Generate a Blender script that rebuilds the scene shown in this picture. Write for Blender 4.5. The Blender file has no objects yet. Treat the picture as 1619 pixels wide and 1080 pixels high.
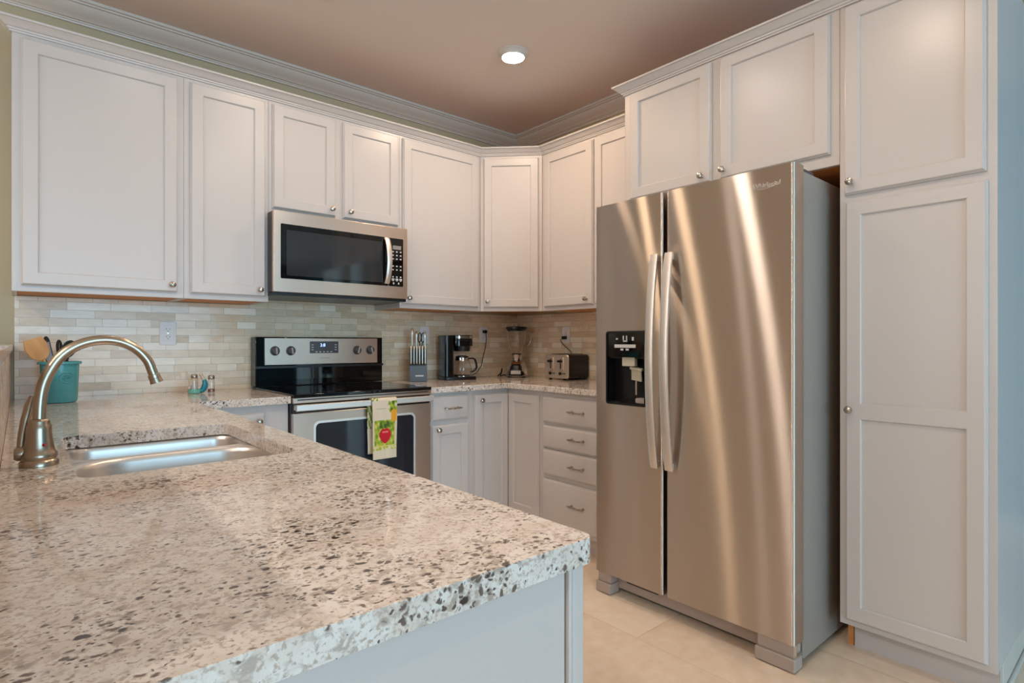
import bpy, bmesh, math, random
from mathutils import Vector, Matrix
R = random.Random(7)
PI = math.pi
S = bpy.context.scene
COL = S.collection

# ------------------------------------------------------------------ camera
cd = bpy.data.cameras.new('camera'); cam = bpy.data.objects.new('camera', cd); COL.objects.link(cam)
cam.location = (0, 0, 1.1645)
cam.rotation_euler = (PI/2, 0, -math.radians(40.815))
cd.sensor_width = 36; cd.lens = 901.94/1619*36
cd.shift_y = 1.3/1619
cd.clip_start = 0.02
S.camera = cam
# ------------------------------------------------------------------ light / view
S.view_settings.view_transform = 'Standard'; S.view_settings.look = 'None'
S.view_settings.gamma = 1; S.view_settings.exposure = 0.0
S.view_settings.use_curve_mapping = False
W = bpy.data.worlds.new('sky'); S.world = W; W.use_nodes = True
bg = W.node_tree.nodes['Background']; bg.inputs[0].default_value = (.62, .78, 1, 1); bg.inputs[1].default_value = 1.2

def area(name, loc, rot, sx, sy, power, color):
    d = bpy.data.lights.new(name, 'AREA'); d.shape = 'RECTANGLE'; d.size = sx; d.size_y = sy
    d.energy = power; d.color = color
    o = bpy.data.objects.new(name, d); COL.objects.link(o); o.location = loc; o.rotation_euler = rot
    return o
# daylight entering through the opening behind the camera, plus added fill from the left
area('daylight_rear', (.55, -6.02, 1.25), (PI/2, 0, 0), 4.7, 2.2, 150, (.38, .74, 1))
area('fill_left', (-3.98, .6, 1.35), (PI/2, 0, -PI/2), 2.6, 1.8, 22, (1, .93, .89))
LAMP = 200.0
LAMPC = (1, .74, .52)
EXPO = 0.44
S.view_settings.exposure = EXPO

# ------------------------------------------------------------------ helpers
def L(r, g, b):
    f = lambda c: (c/255/12.92) if c/255 <= .04045 else ((c/255+.055)/1.055)**2.4
    return (f(r), f(g), f(b), 1)
MATS = {}
def mat(name, color, rough=.5, metal=0, **k):
    m = bpy.data.materials.new(name); m.use_nodes = True
    p = m.node_tree.nodes['Principled BSDF']
    p.inputs['Base Color'].default_value = color; p.inputs['Roughness'].default_value = rough
    p.inputs['Metallic'].default_value = metal
    for a, v in k.items(): p.inputs[a.replace('_', ' ')].default_value = v
    MATS[name] = m
    return m
def nodes(m):
    t = m.node_tree
    return t, t.nodes['Principled BSDF'], (lambda ty, **kw: _new(t, ty, kw)), t.links.new
def _new(t, ty, kw):
    n = t.nodes.new(ty)
    for k, v in kw.items(): setattr(n, k, v)
    return n
def ramp(n, stops):
    e = n.color_ramp.elements
    while len(e) < len(stops): e.new(.5)
    for x, (p, c) in zip(e, stops):
        x.position = p; x.color = c if len(c) == 4 else (*c, 1)

def steel(name, color, rough, aniso=0, tangent=(0, 0, 1)):
    m = mat(name, color, rough, 1)
    t, p, N, K = nodes(m)
    if aniso:
        p.inputs['Anisotropic'].default_value = aniso
        c = N('ShaderNodeCombineXYZ')
        for i in range(3): c.inputs[i].default_value = tangent[i]
        K(c.outputs[0], p.inputs['Tangent'])
    return m

white = mat('white_cabinet_paint', L(203, 196, 192), .3)
whitetrim = mat('white_trim_paint', L(210, 202, 192), .4)
wood = mat('raw_wood', L(196, 128, 70), .55)
def grain(m, c1, c2, sc=(1, 14, 1)):
    t, p, N, K = nodes(m)
    tc = N('ShaderNodeTexCoord'); mp = N('ShaderNodeMapping'); mp.inputs['Scale'].default_value = sc
    nz = N('ShaderNodeTexNoise'); nz.inputs['Scale'].default_value = 6; nz.inputs['Detail'].default_value = 5
    cr = N('ShaderNodeValToRGB'); ramp(cr, [(.3, c1), (.7, c2)])
    K(tc.outputs['Object'], mp.inputs[0]); K(mp.outputs[0], nz.inputs['Vector']); K(nz.outputs[0], cr.inputs[0]); K(cr.outputs[0], p.inputs['Base Color'])
grain(wood, L(200, 122, 62), L(226, 160, 98))
spoonwood = mat('utensil_wood', L(200, 150, 95), .5); grain(spoonwood, L(186, 132, 78), L(214, 168, 110))
ceilpaint = mat('ceiling_paint', L(224, 210, 200), .6)
olive = mat('olive_wall_paint', L(186, 174, 144), .6)
teal = mat('teal_wall_paint', L(88, 132, 146), .6)
blackgl = mat('black_glass', L(10, 10, 11), .04)
blackpl = mat('black_plastic', L(16, 16, 17), .3)
greypl = mat('grey_plastic', L(176, 160, 150), .4)
darkgrey = mat('dark_grey_plastic', L(70, 68, 68), .4)
sidegrey = mat('fridge_side_grey', L(160, 155, 148), .33, .35)
fridge_st = mat('brushed_steel_doors', L(190, 181, 173), .3, 1)
def brushed():
    t, p, N, K = nodes(fridge_st)
    g = N('ShaderNodeBsdfAnisotropic'); g.distribution = 'GGX'
    g.inputs['Color'].default_value = L(222, 210, 198); g.inputs['Roughness'].default_value = .29; g.inputs['Anisotropy'].default_value = .855
    c = N('ShaderNodeCombineXYZ'); c.inputs[1].default_value = 1   # grain direction
    K(c.outputs[0], g.inputs['Tangent'])
    t.nodes.remove(p); K(g.outputs[0], t.nodes['Material Output'].inputs[0])
brushed()
appl_st = steel('brushed_steel_appliance', L(216, 200, 187), .34, .5, (0, 0, 1))
handle_st = steel('satin_steel_handle', L(236, 228, 220), .42)
sink_st = steel('brushed_steel_sink', L(226, 222, 218), .33, 0)
nickel = mat('brushed_nickel', L(176, 162, 144), .28, 1)
chrome = mat('chrome', L(205, 200, 195), .12, 1)
knobmet = mat('nickel_knob_metal', L(180, 172, 162), .22, 1)
plate = mat('white_plastic_plate', L(228, 224, 222), .35)
slot = mat('socket_slot_dark', L(60, 58, 58), .5)
tealcer = mat('teal_glaze', L(80, 158, 164), .2)
tealdark = mat('turquoise_glaze', L(14, 128, 150), .2)
tealpale = mat('pale_teal_glaze', L(110, 176, 160), .25)
bluegrey = mat('blue_grey_plastic', L(86, 97, 108), .45)
palegrey = mat('pale_grey_silicone', L(150, 152, 165), .5)
glass = mat('clear_glass', (1, 1, 1, 1), .0, 0, IOR=1.45); MATS['clear_glass'].node_tree.nodes['Principled BSDF'].inputs['Transmission Weight'].default_value = 1
salt = mat('salt_white', L(225, 220, 214), .7)
pepper = mat('spice_brown', L(150, 92, 58), .8)
red = mat('red_enamel', L(190, 20, 40), .3)
ink = mat('light_marking', L(205, 203, 200), .4)
paleplastic = mat('pale_plastic', L(196, 190, 170), .35)
silverink = mat('silver_lettering', L(215, 210, 204), .3, .6)
cordm = mat('dark_cord', L(40, 30, 26), .5)
def emit(name, c, s):
    m = mat(name, (0, 0, 0, 1), .5); p = m.node_tree.nodes['Principled BSDF']
    p.inputs['Emission Color'].default_value = (*c, 1); p.inputs['Emission Strength'].default_value = s
    return m
lampmat = emit('lamp_lens_lit', LAMPC, LAMP)
digits = emit('blue_display_digits', (.35, .5, 1), 2.2)

# granite
granite = mat('speckled_granite', L(205, 192, 178), .08, Specular_IOR_Level=.38)
def make_granite():
    t, p, N, K = nodes(granite)
    tc = N('ShaderNodeTexCoord'); V = tc.outputs['Object']
    def noise(scale, detail=2, dist=0, rough=.5, sc=None):
        n = N('ShaderNodeTexNoise'); n.inputs['Scale'].default_value = scale; n.inputs['Detail'].default_value = detail
        n.inputs['Distortion'].default_value = dist; n.inputs['Roughness'].default_value = rough
        if sc:
            mp = N('ShaderNodeMapping'); mp.inputs['Scale'].default_value = sc; mp.inputs['Location'].default_value = (3.1, 1.7, .4)
            K(V, mp.inputs[0]); K(mp.outputs[0], n.inputs['Vector'])
        else: K(V, n.inputs['Vector'])
        return n.outputs[0]
    def mth(op, a, b=None):
        n = N('ShaderNodeMath', operation=op)
        for i, x in enumerate((a, b)):
            if x is None: continue
            if isinstance(x, (int, float)): n.inputs[i].default_value = x
            else: K(x, n.inputs[i])
        return n.outputs[0]
    def step(v, a, b):
        n = N('ShaderNodeMapRange'); n.interpolation_type = 'SMOOTHSTEP'
        n.inputs['From Min'].default_value = a; n.inputs['From Max'].default_value = b; K(v, n.inputs[0]); return n.outputs[0]
    def mix(f, a, b):
        n = N('ShaderNodeMix', data_type='RGBA')
        K(f, n.inputs[0])
        for s, x in ((6, a), (7, b)):
            if isinstance(x, tuple): n.inputs[s].default_value = x
            else: K(x, n.inputs[s])
        return n.outputs[2]
    wn = N('ShaderNodeTexNoise'); wn.inputs['Scale'].default_value = 70; wn.inputs['Detail'].default_value = 3; K(V, wn.inputs['Vector'])
    wv = N('ShaderNodeVectorMath', operation='MULTIPLY_ADD'); K(wn.outputs['Color'], wv.inputs[0]); wv.inputs[1].default_value = (.016, .016, .016); K(V, wv.inputs[2])
    WV = wv.outputs[0]
    def specks(scale, dens, clus, cs):
        vo = N('ShaderNodeTexVoronoi'); vo.inputs['Scale'].default_value = scale; vo.inputs['Randomness'].default_value = 1
        mp = N('ShaderNodeMapping'); mp.inputs['Scale'].default_value = (1, 1.35, 1); mp.inputs['Rotation'].default_value = (0, 0, cs); K(WV, mp.inputs[0]); K(mp.outputs[0], vo.inputs['Vector'])
        sp = N('ShaderNodeSeparateColor'); K(vo.outputs['Color'], sp.inputs[0])
        # radius: positive only for some cells, more of them inside clusters
        th = mth('ADD', mth('MULTIPLY', clus, 1.5), dens)
        rad = mth('MULTIPLY', mth('SUBTRACT', th, sp.outputs[0]), .9)
        rad = mth('MINIMUM', rad, .46)
        return mth('SUBTRACT', rad, vo.outputs['Distance']), sp.outputs[1]
    c = mix(step(noise(24, 4, .5), .35, .66), L(232, 225, 218), L(220, 208, 197))
    c = mix(step(noise(60, 3, .5, .6, sc=(1, 1, 1)), .52, .70), c, L(184, 172, 161))
    c = mix(step(noise(95, 3, .4), .56, .70), c, L(232, 226, 219))
    clus = mth('SUBTRACT', noise(6.5, 3, .3, sc=(1, 1, 1)), .5)
    d, q = specks(70, .36, clus, .4)
    c = mix(step(d, -.26, .10), c, L(176, 162, 150))
    c = mix(step(noise(170, 2, .3, .6, sc=(1, 1, 1)), .50, .66), c, L(190, 174, 160))
    d, q = specks(92, .48, clus, 1.1)
    c = mix(step(d, -.09, .16), c, L(112, 97, 88))
    d, q = specks(68, .34, clus, .2)
    c = mix(step(d, -.07, .14), c, L(70, 58, 53))
    d, q = specks(160, .42, clus, .8)
    c = mix(step(d, -.06, .16), c, L(98, 86, 80))
    K(c, p.inputs['Base Color'])
make_granite()

def bricks(name, w, h, c1, c2, mortar, rough, vertical_axes, msize=.0012, bias=0, extra=None, offset=.5, squash=1, bump=.15):
    m = mat(name, c1, rough); t, p, N, K = nodes(m)
    tc = N('ShaderNodeTexCoord'); sx = N('ShaderNodeSeparateXYZ'); cb = N('ShaderNodeCombineXYZ')
    K(tc.outputs['Object'], sx.inputs[0])
    K(sx.outputs[vertical_axes[0]], cb.inputs[0]); K(sx.outputs[vertical_axes[1]], cb.inputs[1])
    b = N('ShaderNodeTexBrick'); b.offset = offset; b.squash = squash; b.squash_frequency = 3; b.offset_frequency = 2
    b.inputs['Scale'].default_value = 1; b.inputs['Brick Width'].default_value = w; b.inputs['Row Height'].default_value = h
    b.inputs['Mortar Size'].default_value = msize; b.inputs['Bias'].default_value = bias; b.inputs['Mortar Smooth'].default_value = .3
    b.inputs['Color1'].default_value = (0, 0, 0, 1); b.inputs['Color2'].default_value = (1, 1, 1, 1); b.inputs['Mortar'].default_value = (.5, .5, .5, 1)
    K(cb.outputs[0], b.inputs['Vector'])
    cr = N('ShaderNodeValToRGB'); cr.color_ramp.interpolation = 'LINEAR'
    ramp(cr, extra or [(0, c1), (1, c2)])
    K(b.outputs['Color'], cr.inputs[0])
    nz = N('ShaderNodeTexNoise'); nz.inputs['Scale'].default_value = 18; nz.inputs['Detail'].default_value = 5
    mp = N('ShaderNodeMapping'); mp.inputs['Scale'].default_value = (1, 1, 3); K(tc.outputs['Object'], mp.inputs[0]); K(mp.outputs[0], nz.inputs['Vector'])
    m2 = N('ShaderNodeMix', data_type='RGBA', blend_type='SOFT_LIGHT'); m2.inputs[0].default_value = .55
    K(cr.outputs[0], m2.inputs[6]); K(nz.outputs[0], m2.inputs[7])
    m3 = N('ShaderNodeMix', data_type='RGBA'); K(b.outputs['Fac'], m3.inputs[0]); K(m2.outputs[2], m3.inputs[6]); m3.inputs[7].default_value = mortar
    K(m3.outputs[2], p.inputs['Base Color'])
    rr = N('ShaderNodeMapRange'); rr.inputs['To Min'].default_value = rough*.5; rr.inputs['To Max'].default_value = rough*1.7
    K(b.outputs['Color'], rr.inputs[0]); K(rr.outputs[0], p.inputs['Roughness'])
    bu = N('ShaderNodeBump'); bu.invert = True; bu.inputs['Strength'].default_value = bump; bu.inputs['Distance'].default_value = .002
    K(b.outputs['Fac'], bu.inputs['Height']); K(bu.outputs[0], p.inputs['Normal'])
    return m
tile_stops = [(0, L(224, 198, 166)), (.2, L(234, 212, 182)), (.4, L(216, 200, 174)), (.55, L(238, 218, 190)), (.75, L(208, 182, 150)), (.9, L(246, 234, 214)), (1, L(226, 210, 186))]
tile_back = bricks('stone_strip_tile_back', .165, .0375, L(178, 158, 132), L(196, 182, 158), L(190, 174, 150), .2, (0, 2), extra=tile_stops, squash=.6, offset=.37)
tile_right = bricks('stone_strip_tile_right', .165, .0375, L(178, 158, 132), L(196, 182, 158), L(190, 174, 150), .2, (1, 2), extra=tile_stops, squash=.6, offset=.37)
mosaic = bricks('small_mosaic_tile', .05, .016, L(200, 176, 156), L(226, 208, 192), L(176, 152, 134), .3, (2, 1),
                extra=[(0, L(214, 194, 176)), (.5, L(226, 208, 192)), (.85, L(190, 164, 142)), (1, L(120, 98, 84))], msize=.0015)
floor_m = bricks('beige_floor_tile', .92, .46, L(206, 180, 150), L(214, 190, 162), L(206, 180, 150), .32, (1, 0),
                 extra=[(0, L(232, 210, 186)), (1, L(238, 219, 197))], msize=.0022, bump=.05)

class MB:
    def __init__(s, xf=None): s.bm = bmesh.new(); s.xf = xf or Matrix(); s.mi = 0
    def v(s, x, y, z): return s.bm.verts.new(s.xf @ Vector((x, y, z)))
    def f(s, vs):
        try: q = s.bm.faces.new(vs)
        except ValueError: return None
        q.material_index = s.mi; return q
    def loft(s, rings, c0=True, c1=True, closed=True):
        rv = [[s.v(*p) for p in r] for r in rings]; n = len(rv[0])
        for a, b in zip(rv, rv[1:]):
            for i in range(n if closed else n-1):
                j = (i+1) % n; s.f([a[i], a[j], b[j], b[i]])
        if c0: s.f(rv[0][::-1])
        if c1: s.f(rv[-1])
        return s
    def box(s, x0, x1, y0, y1, z0, z1):
        return s.loft([[(x0, y0, z), (x1, y0, z), (x1, y1, z), (x0, y1, z)] for z in (z0, z1)])
    def rbox(s, x0, x1, y0, y1, z0, z1, r, n=4, axis='z'):
        """box with rounded edges along one axis"""
        if axis == 'z': return s.loft([[(a, b, z) for a, b in rrect(x0, x1, y0, y1, r, n)] for z in (z0, z1)])
        if axis == 'y': return s.loft([[(a, y, b) for a, b in rrect(x0, x1, z0, z1, r, n)] for y in (y0, y1)])
        return s.loft([[(x, a, b) for a, b in rrect(y0, y1, z0, z1, r, n)] for x in (x0, x1)])
    def lathe(s, prof, c=(0, 0, 0), seg=32, axis='z', c0=True, c1=True):
        rings = []
        for r, h in prof:
            r = max(r, 1e-5); ring = []
            for i in range(seg):
                a = 2*PI*i/seg; u, w = r*math.cos(a), r*math.sin(a)
                p = {'z': (u, w, h), 'y': (u, h, w), 'x': (h, u, w)}[axis]
                ring.append((c[0]+p[0], c[1]+p[1], c[2]+p[2]))
            rings.append(ring)
        return s.loft(rings, c0, c1)
    def tube(s, pts, r, seg=10, sx=1.0, up=None):
        pts = [Vector(p) for p in pts]; n = len(pts)
        rr = r if isinstance(r, (list, tuple)) else [r]*n
        prev = None; rings = []
        for i, p in enumerate(pts):
            t = (pts[min(i+1, n-1)]-pts[max(i-1, 0)]).normalized()
            if prev is None:
                a = Vector(up) if up else (Vector((0, 0, 1)) if abs(t.z) < .9 else Vector((1, 0, 0)))
            else: a = prev
            u = (a-t*a.dot(t)).normalized(); w = t.cross(u); prev = u
            rings.append([tuple(p+(u*math.cos(2*PI*k/seg)+w*math.sin(2*PI*k/seg)*sx)*rr[i]) for k in range(seg)])
        return s.loft(rings)
    def strap(s, pts, normal_axis, w, th):
        """flat bar following pts, wide along axis 'w' vector, thick along the path normal"""
        pts = [Vector(p) for p in pts]; n = len(pts); wv = Vector(normal_axis).normalized(); rings = []
        for i, p in enumerate(pts):
            t = (pts[min(i+1, n-1)]-pts[max(i-1, 0)]).normalized(); nn = t.cross(wv).normalized()
            c = [(-.5, -.3), (-.4, -.5), (.4, -.5), (.5, -.3), (.5, .3), (.4, .5), (-.4, .5), (-.5, .3)]
            rings.append([tuple(p+wv*(a*w)+nn*(b*th)) for a, b in c])
        return s.loft(rings)
    def prism(s, poly, z0, z1): return s.loft([[(x, y, z) for x, y in poly] for z in (z0, z1)])
    def sweep(s, path, prof):
        """path: plan points; prof: (out, z) to the right of travel; mitred"""
        P = [Vector(p) for p in path]; n = len(P); rings = []
        for i in range(n):
            ds = []
            if i > 0: ds.append((P[i]-P[i-1]).normalized())
            if i < n-1: ds.append((P[i+1]-P[i]).normalized())
            nr = [Vector((d.y, -d.x)) for d in ds]
            m = nr[0] if len(nr) == 1 else (nr[0]+nr[1])/(1+nr[0].dot(nr[1]))
            rings.append([(P[i].x+m.x*o, P[i].y+m.y*o, z) for o, z in prof])
        return s.loft(rings)
    def panel_door(s, x0, x1, z0, z1, rail=.052, opens=None, flat=False, top=-.02):
        """shaker door standing in front of y = 0 (towards -y)"""
        def ring(i, y, a=x0, b=x1, c=z0, d=z1): return [(a+i, y, c+i), (b-i, y, c+i), (b-i, y, d-i), (a+i, y, d-i)]
        rings = [ring(0, 0), ring(0, top*.5), ring(.0025, top*.55), ring(.006, top*.93), ring(.0085, top)]
        if flat:
            rings = [ring(0, 0), ring(0, top*.45), ring(.003, top*.55), ring(.010, top*.95), ring(.013, top)]
            s.loft(rings, True, True); return s
        s.loft(rings, True, False)
        e = .0085
        opens = opens or [(z0+rail, z1-rail)]
        X = [x0+e, x0+rail, x1-rail, x1-e]; zs = [z0+e]
        for a, b in opens: zs += [a, b]
        zs.append(z1-e)
        for k in range(len(zs)-1):
            for c in range(3):
                if c == 1 and k % 2 == 1: continue
                s.f([s.v(X[c], top, zs[k]), s.v(X[c+1], top, zs[k]), s.v(X[c+1], top, zs[k+1]), s.v(X[c], top, zs[k+1])])
        for a, b in opens:
            q = lambda i, y: ring(i, y, X[1], X[2], a, b)
            s.loft([q(0, top), q(.001, top*.93), q(.003, top*.86), q(.0042, top*.55)], False, True)
        return s
    def build(s, name, m, parent=None, org=None, bevel=0, ang=35, smooth=True, seg=2):
        bm = s.bm
        bmesh.ops.remove_doubles(bm, verts=bm.verts, dist=1e-6)
        bmesh.ops.recalc_face_normals(bm, faces=bm.faces)
        off = Vector(org) if org is not None else (ORG.get(parent.name, Vector((0, 0, 0))) if parent else Vector((0, 0, 0)))
        if off.length: bmesh.ops.translate(bm, verts=bm.verts, vec=-off)
        me = bpy.data.meshes.new(name); bm.to_mesh(me); bm.free()
        for x in (m if isinstance(m, (list, tuple)) else [m]): me.materials.append(x)
        if smooth:
            me.shade_smooth(); me.set_sharp_from_angle(angle=math.radians(ang))
        o = bpy.data.objects.new(name, me); COL.objects.link(o)
        if parent: o.parent = parent; ORG[o.name] = off
        else: o.location = off; ORG[o.name] = off
        if bevel:
            b = o.modifiers.new('edge', 'BEVEL'); b.width = bevel; b.segments = seg; b.limit_method = 'ANGLE'; b.angle_limit = math.radians(40)
        return o
ORG = {}
def rrect(x0, x1, y0, y1, r, n=4):
    out = []
    for cx, cy, a0 in ((x1-r, y1-r, 0), (x0+r, y1-r, PI/2), (x0+r, y0+r, PI), (x1-r, y0+r, 1.5*PI)):
        for i in range(n+1):
            a = a0+PI/2*i/n; out.append((cx+r*math.cos(a), cy+r*math.sin(a)))
    return out
def tag(o, label, cat, group=None):
    o['label'] = label; o['category'] = cat
    if group: o['group'] = group
    return o
def thing(name, label, cat, loc=(0, 0, 0), rotz=0, group=None, local=False):
    o = bpy.data.objects.new(name, None); COL.objects.link(o); o.location = loc; o.rotation_euler = (0, 0, rotz)
    o.empty_display_size = .05
    ORG[o.name] = Vector((0, 0, 0)) if (local or rotz) else Vector(loc)
    return tag(o, label, cat, group)
def struct(o): o['kind'] = 'structure'; return o
def copy_tree(o, parent=None):
    c = o.copy(); COL.objects.link(c)
    if parent: c.parent = parent
    ORG[c.name] = ORG.get(o.name, Vector((0, 0, 0)))
    for ch in list(o.children): copy_tree(ch, c)
    return c
def arc(c, r, a0, a1, n, plane='xz', y=0):
    out = []
    for i in range(n+1):
        a = math.radians(a0+(a1-a0)*i/n); u, w = c[0]+r*math.cos(a), c[1]+r*math.sin(a)
        out.append((u, y, w) if plane == 'xz' else ((y, u, w) if plane == 'yz' else (u, w, y)))
    return out
def lettering(name, s, size, m, parent, mx, extrude=.0006, align='LEFT'):
    cu = bpy.data.curves.new(name, 'FONT'); cu.body = s; cu.size = size; cu.extrude = extrude; cu.align_x = align; cu.resolution_u = 3
    t = bpy.data.objects.new(name+'_curve', cu); COL.objects.link(t)
    bpy.context.view_layer.update()
    me = bpy.data.meshes.new_from_object(t.evaluated_get(bpy.context.evaluated_depsgraph_get()))
    bpy.data.objects.remove(t); bpy.data.curves.remove(cu)
    off = ORG.get(parent.name, Vector((0, 0, 0)))
    me.transform(Matrix.Translation(-off) @ mx); me.materials.clear(); me.materials.append(m); me.name = name
    o = bpy.data.objects.new(name, me); COL.objects.link(o); o.parent = parent; ORG[o.name] = off
    return o

# ------------------------------------------------------------------ room shell
YB, XR, ZC = 3.318, 2.920, 2.719
def sbox(name, m, *a, **k): return struct(MB().box(*a).build(name, m, smooth=False, **k))
sbox('floor', floor_m, -4.1, 4.6, -6.15, 3.45, -.06, 0)
sbox('ceiling', ceilpaint, -4.1, 4.6, -6.15, 3.45, ZC, ZC+.06)
sbox('wall_back', olive, -4.0, 3.02, YB, YB+.12, 0, ZC)
sbox('wall_right', olive, XR, XR+.10, .364, YB, 0, ZC)
sbox('wall_hall_end', teal, XR+.10, 4.5, 1.30, 1.40, 0, ZC)
sbox('wall_hall_side', teal, 4.5, 4.6, -6.05, 1.40, 0, ZC)
# left and rear walls with openings, the left one added for fill light
w = MB(); w.box(-4.1, -4, -6.05, -.7, 0, ZC); w.box(-4.1, -4, 1.9, YB+.12, 0, ZC); w.box(-4.1, -4, -.7, 1.9, 0, .45); w.box(-4.1, -4, -.7, 1.9, 2.25, ZC)
struct(w.build('wall_left', olive, smooth=False))
w = MB(); w.box(-4, -1.8, -6.15, -6.05, 0, ZC); w.box(2.9, 4.6, -6.15, -6.05, 0, ZC); w.box(-1.8, 2.9, -6.15, -6.05, 2.35, ZC)
struct(w.build('wall_rear', teal, smooth=False))
w = MB()
for x in (-1.8, -.25, 1.30, 2.84): w.box(x, x+.06, -6.14, -6.08, .02, 2.35)
for z in (.02, 2.29): w.box(-1.74, 2.84, -6.138, -6.082, z, z+.06)
struct(w.build('window_1', whitetrim, smooth=False))
w = MB()
for y in (-.7, .57, 1.84): w.box(-4.09, -4.03, y, y+.06, .45, 2.25)
for z in (.45, 2.19): w.box(-4.088, -4.032, -.64, 1.84, z, z+.06)
struct(w.build('added_window_2', whitetrim, smooth=False))  # left window frame, added to go with the fill light
# half wall beside the sink with its mosaic
sbox('wall_half', olive, -.17, -.036, .47, YB-.001, 0, 1.129)
sbox('wall_half_tile', mosaic, -.036, -.0295, .47, 3.309, .9145, 1.129)
# strip tile between counter and wall cabinets
w = MB(); w.box(-.0165, XR-.0085, YB-.0085, YB, .9145, 1.3682); w.box(.958, 1.706, YB-.0085, YB, 1.3682, 1.407)
struct(w.build('wall_tile_back', tile_back, smooth=False))
struct(MB().box(XR-.0085, XR, 1.80, YB-.009, .9145, 1.3682).build('wall_tile_right', tile_right, smooth=False))
# ceiling crown
ccp = [(0, 2.636), (.012, 2.636), (.014, 2.643), (.020, 2.644), (.021, 2.648), (.030, 2.650), (.036, 2.656), (.050, 2.664), (.066, 2.676), (.078, 2.690), (.082, 2.697), (.092, 2.699), (.094, 2.704), (.104, 2.706), (.105, ZC-.0005), (0, ZC-.0005)]
struct(MB().sweep([(-3.99, YB), (XR, YB), (XR, .37)], ccp).build('trim_1', whitetrim, ang=20))
sbox('baseboard_hall', whitetrim, 4.485, 4.5, -6.0, 1.30, 0, .12)
sbox('baseboard_rear', whitetrim, 2.95, 4.48, -6.05, -6.035, 0, .12)

# ------------------------------------------------------------------ cabinet hardware
def knob_at(parent, x, z, xf=None, y=-.02):
    m = MB(xf); m.lathe([(.0075, y), (.0075, y-.003), (.005, y-.006), (.0045, y-.013), (.0115, y-.017), (.014, y-.021), (.0125, y-.026), (.006, y-.029), (0, y-.0295)], (x, 0, z), 20, 'y')
    return m.build('knob', knobmet, parent)
def pull_at(parent, x, z, xf=None, w=.115):
    m = MB(xf); y = -.02
    for sx in (-1, 1):
        m.lathe([(.008, y), (.006, y-.004), (.0045, y-.012), (.006, y-.024)], (x+sx*w*.36, 0, z), 12, 'y')
    pts = [(x+w*(t-.5), y-.024-.004*math.sin(PI*t), z) for t in [i/16 for i in range(17)]]
    rr = [.003+.0025*abs(math.sin(3*PI*i/16)) for i in range(17)]; rr[8] = .0075; rr[7] = rr[9] = .0055
    m.tube(pts, rr, 10)
    return m.build('pull_handle', knobmet, parent)
def door_part(root, x0, x1, z0, z1, knob=None, xf=None, name='door', **k):
    d = MB(xf).panel_door(x0, x1, z0, z1, **k).build(name, white, root, ang=25)
    if knob: knob_at(d, knob[0], knob[1], xf)
    return d
def drawer_part(root, x0, x1, z0, z1, pull, xf=None):
    d = MB(xf).panel_door(x0, x1, z0, z1, flat=True).build('drawer', white, root, ang=25)
    pull_at(d, pull[0], pull[1], xf)
    return d
G = .00025
YU, XU = 2.9986, 2.6010            # face planes of the wall cabinets
ZUB, ZUT = 1.3688, 2.40
def wall_cab(name, label, x0, x1, z0, z1, doors, group='white wall cabinets over the counters', rot=0, loc=None, depth=.3185, under=.003):
    """local x along the front, y into the wall"""
    r = thing(name, label, 'cabinet', loc or (0, YU, 0), rot, group, local=True)
    MB().box(x0+G, x1-G, 0, .02, z0, z1).build('face_frame', white, r, bevel=.0012)
    m = MB(); m.box(x0+G, x1-G, .0205, depth, z0+under, z1); m.bm.free(); m = MB(); m.box(x0+.0165, x1-.0165, .0205, depth, z0+under, z1); m.build('carcass', wood, r)
    for a in (x0+G, x1-.016): MB().box(a, a+.016-G, .0205, depth, z0, z1).build('side_panel', white, r)
    for d in doors: door_part(r, *d)
    return r
# back wall, left to right
wall_cab('wall_cabinet', 'wide white wall cabinet with one door at the left end of the back wall', -.0235, .577, ZUB, ZUT,
         [(.004, .5515, 1.3925, 2.378, (.5265, 1.4265))])
wall_cab('wall_cabinet', 'narrow tall white wall cabinet with one door just left of the microwave', .577, .9565, ZUB, ZUT,
         [(.602, .939, 1.3925, 2.378, (.9085, 1.4265))])
wall_cab('wall_cabinet', 'short white wall cabinet with two doors directly above the microwave', .9565, 1.7075, 1.826, ZUT,
         [(.973, 1.307, 1.848, 2.378, (1.281, 1.886)), (1.350, 1.692, 1.848, 2.378, (1.3865, 1.885))])
wall_cab('wall_cabinet', 'tall white wall cabinet with one door just right of the microwave', 1.7075, 2.3105, ZUB, ZUT,
         [(1.724, 2.287, 1.3925, 2.378, (1.758, 1.429))])
# diagonal corner cabinet
r = thing('corner_wall_cabinet', 'white diagonal corner wall cabinet above the blender', 'cabinet', (2.3105, YU, 0), -PI/4, 'white wall cabinets over the counters', local=True)
q = .2905*math.sqrt(2)
MB().prism([(.0008, 0), (q-.0008, 0), (q-.0150, .014), (.0150, .014)], ZUB, ZUT).build('face_frame', white, r, bevel=.001)
m = MB(); h = .3185
pl = [(.026, .0145), (q-.026, .0145), (q-.004, .0145)]
Ri = Matrix.Rotation(PI/4, 4, 'Z')
def loc2(x, y): v = Ri @ Vector((x-2.3105, y-YU, 0)); return (v.x, v.y)
m.prism([loc2(2.3112, 3.012), loc2(2.614, 2.7095), loc2(2.9195, 2.7095), loc2(2.9195, 3.3175), loc2(2.3112, 3.3175)], ZUB+.016, ZUT).build('carcass', wood, r)
door_part(r, .024, q-.022, 1.3925, 2.378, (.053, 1.432))
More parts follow.
